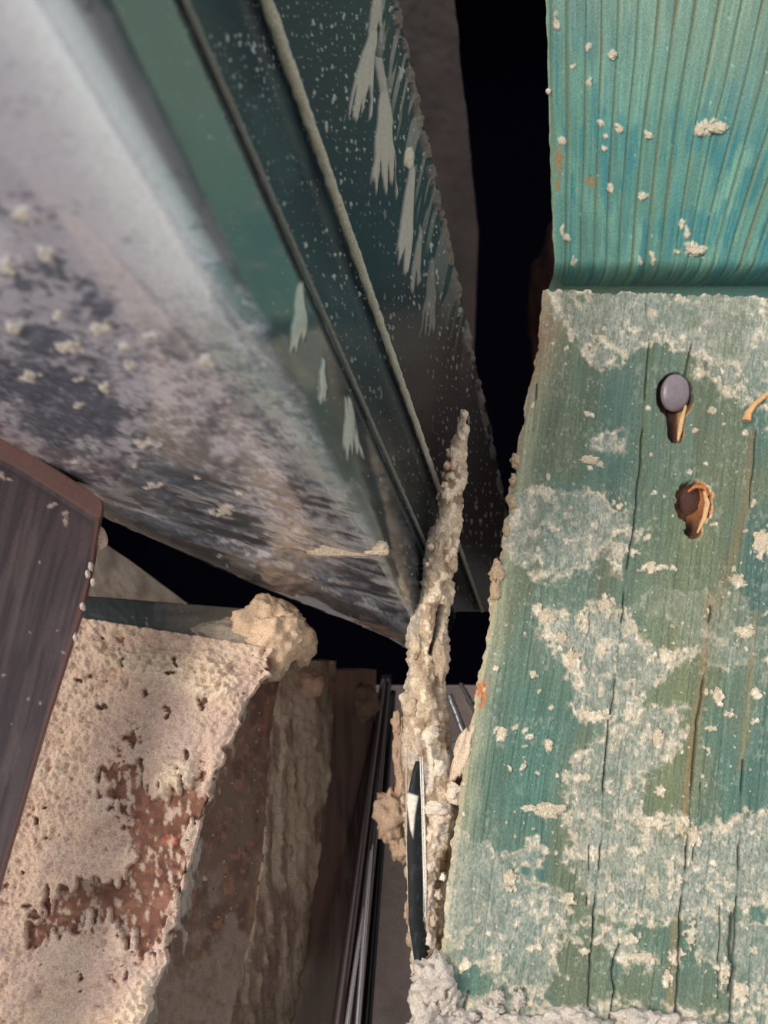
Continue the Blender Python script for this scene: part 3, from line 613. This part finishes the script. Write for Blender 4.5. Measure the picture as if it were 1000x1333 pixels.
def sd2(X, Y, u):
    c = Col(X.shape, (150, 130, 110)); n = fbm(X / 8, Y / 26, 4, 191); n2 = fbm(X / 10, Y / 120, 3, 192)
    c.lay((108, 88, 74), sm(.4, .7, n2)); c.lay((164, 144, 122), sm(.55, .75, n) * .6); c.lay((92, 66, 52), sm(.60, .72, fbm(X / 9, Y / 60, 3, 193)) * .7)
    c.lay((96, 80, 68), sm(1200, 1320, Y) * .5)
    return c, .0034 * (n - .5) + .004 * (n2 - .5) + .003 * (fbm(X / 5, Y / 9, 3, 194) - .5)
ED2 = [(800, 448), (880, 436), (1000, 430), (1100, 420), (1190, 404), (1260, 396), (1333, 380), (1790, 300)]
side('mortar_joint', [(y, x - 1) for y, x in ED1], ED2, [(800, .474), (1333, .401), (1790, .34)], [(800, .525), (1333, .455), (1790, .38)], 860, 1790, sd2, 'grey mortar band between the two bricks', mat=M_MORTAR)
def sd3(X, Y, u):
    c = Col(X.shape, (88, 62, 54)); n = fbm(X / 8, Y / 80, 4, 201); n2 = fbm(X / 12, Y / 160, 3, 202)
    c.lay((54, 38, 36), sm(.4, .65, n2)); c.lay((108, 92, 82), sm(.5, .7, n) * .5 * sm(.2, .6, u) * sm(1000, 1080, Y)); c.lay((120, 88, 72), sm(930, 890, Y) * .7)
    c.lay((128, 112, 98), sm(1215, 1275, Y + 26 * (n - .5)) * .75)
    return c, .002 * (n - .5) + .002 * (n2 - .5)
side('brick', [(y, x - 1) for y, x in ED2], [(800, 492), (900, 490), (1000, 484), (1100, 474), (1200, 462), (1333, 448), (1790, 400)], [(800, .525), (1333, .455), (1790, .38)], [(800, .60), (1333, .52), (1790, .45)], 872, 1790, sd3, 'dark red brick deeper in the pier')
# mortar heaps on the pier head
def heap(name, cx, cy, d, rx, ry, n, col, parent, seed, s=.42, dz=1.1, rag=1.):
    r = random.Random(seed); bm = bmesh.new()
    for k in range(n):
        a = r.uniform(0, 2 * math.pi); q = r.random() ** .5 * (1 - s)
        x = cx + math.cos(a) * rx * q; y = cy + math.sin(a) * ry * q
    # one continuous blob
    bmesh.ops.create_icosphere(bm, subdivisions=5 if rx > 30 else 4, radius=1)
    for v in bm.verts:
        p = v.co.copy(); o = Vector((seed, seed * 2, 0))
        k = .30 * mnoise.noise(p * 1.1 + o) + .22 * rag * mnoise.noise(p * 2.3 + o) + .07 * rag * rag * mnoise.noise(p * 4.1 + o) + .07 * mnoise.noise(p * 6 + o) + .05 * mnoise.noise(p * 14 + o) + .05 * mnoise.noise(p * 27 + o) + .03 * mnoise.noise(p * 52 + o)
        p *= 1 + k; sc = d / F; C = pt(cx, cy, d)
        v.co = Vector((C[0] + p.x * rx * sc, C[1] + p.y * min(rx, ry) * sc * dz, C[2] + p.z * ry * sc))
    me = bpy.data.meshes.new(name); bm.to_mesh(me); bm.free()
    for p in me.polygons: p.use_smooth = True
    a = me.color_attributes.new('tint', 'FLOAT_COLOR', 'POINT'); co = np.zeros(len(me.vertices) * 3, np.float32); me.vertices.foreach_get('co', co); co = co.reshape(-1, 3)
    t = .82 + .36 * fbm(co[:, 0] * 300, co[:, 2] * 300, 4, seed); C = np.concatenate((lin(col)[None] * t[:, None], np.full((len(co), 1), .9)), 1)
    a.data.foreach_set('color', C.astype(np.float32).ravel())
    return link(name, me, M_MORTAR, parent)
heap('mortar_heap', 352, 824, .452, 52, 42, 9, (214, 184, 154), pier, 3)['label'] = 'crumbly mortar heap at the back corner'
heap('mortar_heap', 396, 838, .462, 16, 26, 5, (190, 164, 138), pier, 5)
heap('mortar_heap', 300, 828, .446, 46, 22, 5, (168, 154, 138), pier, 8)
heap('mortar_heap', 345, 868, .446, 26, 20, 5, (170, 150, 128), pier, 7)
heap('mortar_heap', 400, 890, .49, 22, 22, 5, (164, 132, 110), pier, 9)
heap('mortar_heap', 470, 915, .56, 26, 24, 5, (110, 86, 72), pier, 13)

for k, (x, y, rx, ry) in enumerate(((562, 1276, 22, 20), (554, 1312, 17, 22), (582, 1298, 13, 20), (596, 1334, 26, 13), (566, 1340, 24, 20), (640, 1316, 12, 9), (664, 1334, 24, 12), (694, 1340, 22, 10), (720, 1330, 24, 12), (752, 1325, 20, 11),
                      (828, 1330, 26, 13), (862, 1333, 22, 12), (896, 1340, 18, 10), (630, 1346, 26, 12), (780, 1342, 24, 10), (570, 1252, 9, 9), (675, 1300, 7, 9), (648, 1296, 6, 6), (940, 1346, 24, 10))):
    heap('mortar_lump', x, y, LD(x, y) - .001, rx * 1.15, ry * 1.15, 3, (196, 184, 172), lower, 40 + k, rag=2.1)
for k, (x, y, rx, ry) in enumerate(((714, 1056, 20, 10), (690, 1053, 9, 5), (664, 1146, 8, 13), (857, 966, 7, 14), (653, 955, 8, 8), (934, 906, 6, 11), (960, 757, 9, 9), (970, 823, 13, 7), (997, 708, 15, 17), (712, 806, 11, 9), (730, 832, 12, 8),
                      (790, 792, 8, 11), (775, 934, 20, 5), (835, 1248, 20, 7), (868, 1276, 5, 13), (852, 1072, 18, 6), (905, 1090, 6, 13), (984, 903, 6, 6), (745, 862, 7, 16), (768, 600, 14, 6), (886, 1078, 8, 9), (714, 972, 6, 9))):
    heap('mortar_splash', x, y, LD(x, y) + .0003, rx, ry, 3, (196, 180, 156), lower, 70 + k, dz=.4, rag=2.)
for k, (x, y, rx, ry) in enumerate(((932, 164, 17, 8), (911, 167, 6, 9), (908, 324, 12, 8), (807, 167, 5, 5), (838, 254, 5, 5), (798, 70, 5, 7), (845, 176, 5, 5), (738, 309, 5, 4))):
    heap('mortar_splash', x, y, UD0(x, y) + .0003, rx, ry, 3, (196, 186, 162), upper, 100 + k, dz=.35, rag=1.8)

# metal strip lying across the pier head
stripo = thing('metal_strip', 'dull grey metal strip bedded in mortar on top of the brick pier', 'strip', (-.12, .46, .35))
X, Y = px_grid(776, 818, [(776, 96), (818, 96)], [(776, 340), (818, 340)], 2.0)
Y = Y + .08 * (X - 110)
c = Col(X.shape, (78, 82, 84)); c.lay((148, 138, 124), sm(185, 290, X + 60 * (fbm(X / 16, Y / 9, 4, 211) - .5)) * .9, .9)
c.lay((184, 180, 170), sm(.3, .6, spots(X, Y, 9, 212, .5, .05, .3)) * sm(150, 190, X) * .8, .8); c.r = np.where(X < 200, .45, .8)
v = (Y - .08 * (X - 110) - 776) / 42
grid_mesh('strip', unproj(X, Y, .462 - .02 * v), c.out(), M_METAL, stripo, .004, None, .0006 * fbm(X / 7, Y / 7, 3, 213) + .0012 * np.sin(v * math.pi))

# ------------------------------------------------------------------ TORN MEMBRANE FLAP
flap = thing('torn_membrane', 'thin torn black strip coated in crumbly mortar, upright beside the crusted green board', 'membrane', (.03, .45, .1))
OUT = np.array([(533, 601, 606), (545, 600, 606), (560, 597, 607), (575, 592, 607), (580, 590, 607), (592, 587, 605), (598, 586, 605), (606, 580, 604), (625, 578, 603), (640, 573, 601), (660, 572, 598), (680, 571, 596), (700, 562, 594), (715, 558, 594), (735, 557, 592), (755, 554, 588), (775, 549, 589), (790, 545, 583),
       (810, 541, 581), (830, 534, 582), (850, 533, 581), (880, 533, 573), (900, 530, 575), (920, 528, 578), (940, 529, 580), (960, 529, 582), (980, 528, 586), (1000, 527, 593), (1020, 528, 599), (1050, 529, 600), (1065, 530, 596), (1085, 531, 590), (1120, 533, 584), (1160, 534, 578), (1200, 536, 574), (1240, 538, 570), (1270, 541, 570)], float)
ys = np.linspace(533, 1268, 520); l = np.interp(ys, OUT[:, 0], OUT[:, 1]) + (fbm(ys / 9, ys * 0, 3, 221) - .5) * 5; r = np.interp(ys, OUT[:, 0], OUT[:, 2]) + (fbm(ys / 9, ys * 0 + 5, 3, 222) - .5) * 5
u = np.linspace(0, 1, 70)[None]; X = l[:, None] * (1 - u) + r[:, None] * u; Y = np.repeat(ys[:, None], 70, 1); u = u + 0 * X
base = np.interp(Y, [533, 1268], [.432, .392])
wid = (r - l)[:, None]
D = base + .00030 * wid * (2 * np.abs(u - .5)) ** 2.2 + .0025 * np.sin(Y / 26 + 2.2 * u) * sm(0, 1, u)
n = fbm(X / 6, Y / 10, 4, 223); fold = ridge((X - .0 * Y) / 16 + .8 * np.sin(Y / 60), Y / 90, 3, 224)
c = Col(X.shape, (192, 170, 144)); c.lay((146, 122, 100), sm(.45, .7, fbm(X / 12, Y / 40, 4, 225))); c.lay((234, 212, 184), sm(.48, .66, n) * .85)
c.lay((132, 118, 102), sm(600, 540, Y) * .4)
low = sm(930, 1000, Y); c.lay((222, 208, 192), low * sm(.4, .6, fbm(X / 7, Y / 22, 4, 226)) * .8)
c.lay((140, 112, 88), low * sm(.5, .65, fbm(X / 9, Y / 26, 3, 228)) * .7)
bl = np.exp(-((u - .10) / .09) ** 2) * sm(640, 700, Y) * sm(960, 860, Y); c.lay((120, 128, 134), bl * .55, .5)
slot = sm(5, 1.5, line(X, Y, [(574, 790), (570, 815), (566, 832), (561, 850)])); c.lay((48, 34, 26), slot)
shade = sm(1, 6, poly(X, Y, [(556, 850), (572, 862), (574, 930), (566, 925), (554, 880)])); c.lay((120, 106, 90), shade * .6)
H = .0026 * (n - .5) + .0040 * (fold - .5) - .004 * slot - .0016 * shade + .001 * vn(X / 3, Y / 3, 227) + .001
H = H * np.minimum(1, wid / 20)
mc = grid_mesh('mortar_crust', unproj(X, Y, D), c.out(), M_MORTAR, flap, .0022, (0, 1, 0), H)
# black membrane face, exposed on the left below
X, Y = px_grid(992, 1262, [(992, 541), (1010, 536), (1035, 531), (1100, 530), (1200, 532), (1262, 541)], [(992, 546), (1040, 548), (1200, 551), (1238, 560), (1262, 546)], 1.3)
u = (X - X.min(1, keepdims=True)) / (np.ptp(X, 1)[:, None])
c = Col(X.shape, (18, 20, 22)); c.r[:] = .6; c.lay((50, 54, 58), sm(.62, .75, fbm(X / 4, Y / 8, 3, 231)) * .5)
mk = sm(-1, 2, poly(X, Y, [(526, 1030), (545, 1036), (541, 1060), (538, 1092), (534, 1080), (530, 1050)])); c.lay((218, 206, 192), mk, .9)
b = np.interp(Y, [533, 1268], [.432, .392]) - .0035
me_ = grid_mesh('membrane', unproj(X, Y, b - .001 * np.sin(u * math.pi)), c.out(), M_GLOSS, flap, .0012, (0, 1, 0), .0012 * mk * fbm(X / 4, Y / 4, 3, 232)); me_['label'] = 'bare black membrane'
for k, (x0, x1) in enumerate(((547, 552), (550, 554.5))):
    splinter([(x0, 985, .4045), (x0 + 1, 1030, .402), (x0 + 3.2, 1090, .399), (x1, 1150, .396), (x1 - 1, 1205, .394)], [.0003, .0006, .0006, .0007, .0004], (226, 216, 204), flap, 'frayed_thread', M_MORTAR)
splinter([(531, 960, .406), (529, 1010, .4035), (530, 1080, .400), (531, 1140, .3965), (534, 1200, .3935), (540, 1250, .391)], [.0003, .0006, .0005, .0006, .0005, .0006], (190, 172, 152), flap, 'frayed_thread', M_MORTAR)
for x, y, rx, ry, cc in ((604, 540, 3, 3, (220, 196, 172)), (590, 606, 5, 8, (214, 180, 152)), (582, 606, 4, 5, (196, 168, 140)), (579, 632, 4, 5, (214, 186, 158)), (561, 712, 4, 4, (210, 186, 160)), (583, 645, 7, 9, (224, 202, 174)), (590, 735, 6, 10, (176, 152, 128)), (556, 735, 3, 3, (226, 206, 180)),
                     (580, 700, 5, 12, (196, 172, 146)), (574, 860, 9, 26, (176, 154, 130)), (536, 920, 7, 12, (204, 180, 152)), (541, 840, 6, 16, (206, 182, 152)), (560, 958, 12, 12, (226, 208, 184)), (572, 1000, 9, 12, (226, 208, 186)), (590, 1032, 10, 14, (222, 202, 180)), (566, 1052, 16, 10, (224, 206, 188)),
                     (559, 1225, 9, 13, (216, 198, 182)), (565, 1198, 6, 9, (190, 170, 150)), (577, 1142, 4, 5, (236, 226, 214)), (571, 1164, 5, 6, (200, 182, 164)), (553, 1190, 4, 5, (226, 214, 200)), (537, 1045, 6, 8, (230, 222, 210)), (575, 1065, 12, 8, (206, 186, 164))):
    lump_px('mortar_lump', x, y, np.interp(y, [533, 1268], [.432, .392]) - .001, rx, ry, cc, flap, seed=int(x + y), rough=.6, sub=3, freq=1.7)

# ------------------------------------------------------------------ LUMPS AND BLOCKS BEHIND
clump = thing('mortar_clump', 'ragged tan mortar clump hanging behind the torn black strip', 'mortar', (.01, .5, .2))
for x, y, rx, ry, s in ((521, 975, 9, 34, 1), (518, 945, 7, 16, 2), (512, 1062, 22, 32, 3), (524, 1095, 16, 24, 4), (526, 1020, 10, 30, 5), (532, 1186, 5, 14, 6)):
    heap('mortar_lump', x, y, .485 if s < 6 else .43, rx, ry, 3, (184, 156, 132), clump, s + 20, rag=1.9)
def block(name, label, cat, y0, y1, left, right, dp, col, seed, thick=.08, streak=1.):
    X, Y = px_grid(y0, y1, left, right, 4.0); c = Col(X.shape, col); n = fbm(X / 40, Y / 40 / streak, 4, seed)
    c.mul(.75 + .5 * n); c.r[:] = .9
    o = grid_mesh(name, unproj(X, Y, dp(X, Y)), c.out(), M_WALL, None, thick, (.1, 1, -.9), .004 * (n - .5) + .001 * vn(X / 8, Y / 8, seed + 3)); 
    if cat: tag(o, label, cat)
    return o
b = block('masonry_block', 'grey rendered block in shade behind the brick pier and the brown board', 'block', 704, 1790, [(704, 40), (1790, -300)], [(704, 131), (730, 170), (790, 250), (800, 300), (1790, 200)], plane_depth((130, 704, .54), (250, 790, .56), (40, 1000, .50)), (128, 116, 106), 241, .05)
b = block('stone_block', 'smooth grey-brown stone block seen low in the gap left of the torn strip', 'block', 892, 1790, [(892, 488), (1000, 470), (1790, 380)], [(892, 662), (1790, 640)], plane_depth((500, 900, .63), (600, 900, .63), (500, 1333, .57)), (160, 142, 134), 251, .1)
b = block('rendered_panel_1', '', '', -500, 560, [(-500, 300), (0, 440), (560, 560)], [(-500, 560), (0, 590), (120, 604), (300, 622), (480, 615), (560, 640)], plane_depth((500, 0, .50), (600, 0, .72), (600, 480, .95)), (92, 80, 76), 261, .05); b['kind'] = 'structure'  # rough rendered wall side receding behind the profile
rb = heap('broken_brick', 724, 410, .80, 34, 100, 5, (52, 28, 24), None, 31); tag(rb, 'broken reddish brick in the dark void behind the boards', 'brick')
bf = thing('bent_flashing', 'thin bent grey metal pieces in the gap between torn strip and green board', 'flashing', (.05, .55, .1))
bar('metal_fold', (585, 905, .52), (612, 975, .50), .0022, .0026, (120, 118, 120), .35, bf, M_METAL, wob=.3)
bar('metal_fold', (600, 890, .53), (632, 950, .50), .0016, .0020, (100, 98, 100), .4, bf, M_METAL, wob=.3)
bar('metal_fold', (592, 968, .51), (584, 1040, .48), .0028, .0022, (140, 138, 138), .4, bf, M_METAL, wob=.3)

# thin dark rails with painted highlight lines left of the stone block
rails = thing('steel_channel', 'narrow dark shiny steel channel running down beside the brick pier', 'channel', (-.02, .5, 0))
bar('flange_and_glint', (500, 880, 0.601), (428, 1420, 0.439), .0024, .0040, (92, 78, 76), .3, rails, M_METAL)
bar('flange_and_glint', (506, 880, 0.608), (446, 1420, 0.447), .0029, .0045, (76, 64, 64), .3, rails, M_METAL)
bar('flange_and_glint', (497, 930, 0.593), (458, 1420, 0.439), .0013, .0021, (180, 172, 172), .28, rails, M_METAL)  # pale bar painting a highlight line on the channel
bar('flange_and_glint', (486, 1090, 0.539), (440, 1420, 0.431), .0011, .0018, (190, 182, 182), .28, rails, M_METAL)  # second painted highlight line, shorter
bar('flange_and_glint', (512, 900, 0.616), (470, 1420, 0.454), .0022, .0037, (30, 28, 30), .35, rails, M_METAL)
lump_px('mortar_drop', 483, 1000, .585, 6, 13, (226, 200, 184), rails, seed=3, rough=.2, sub=3)

# ------------------------------------------------------------------ move each thing's origin to its base
for o, loc in ORIG.items():
    o.location = loc
    for ch in o.children:
        ch.matrix_parent_inverse.identity(); ch.location = (-loc[0], -loc[1], -loc[2])
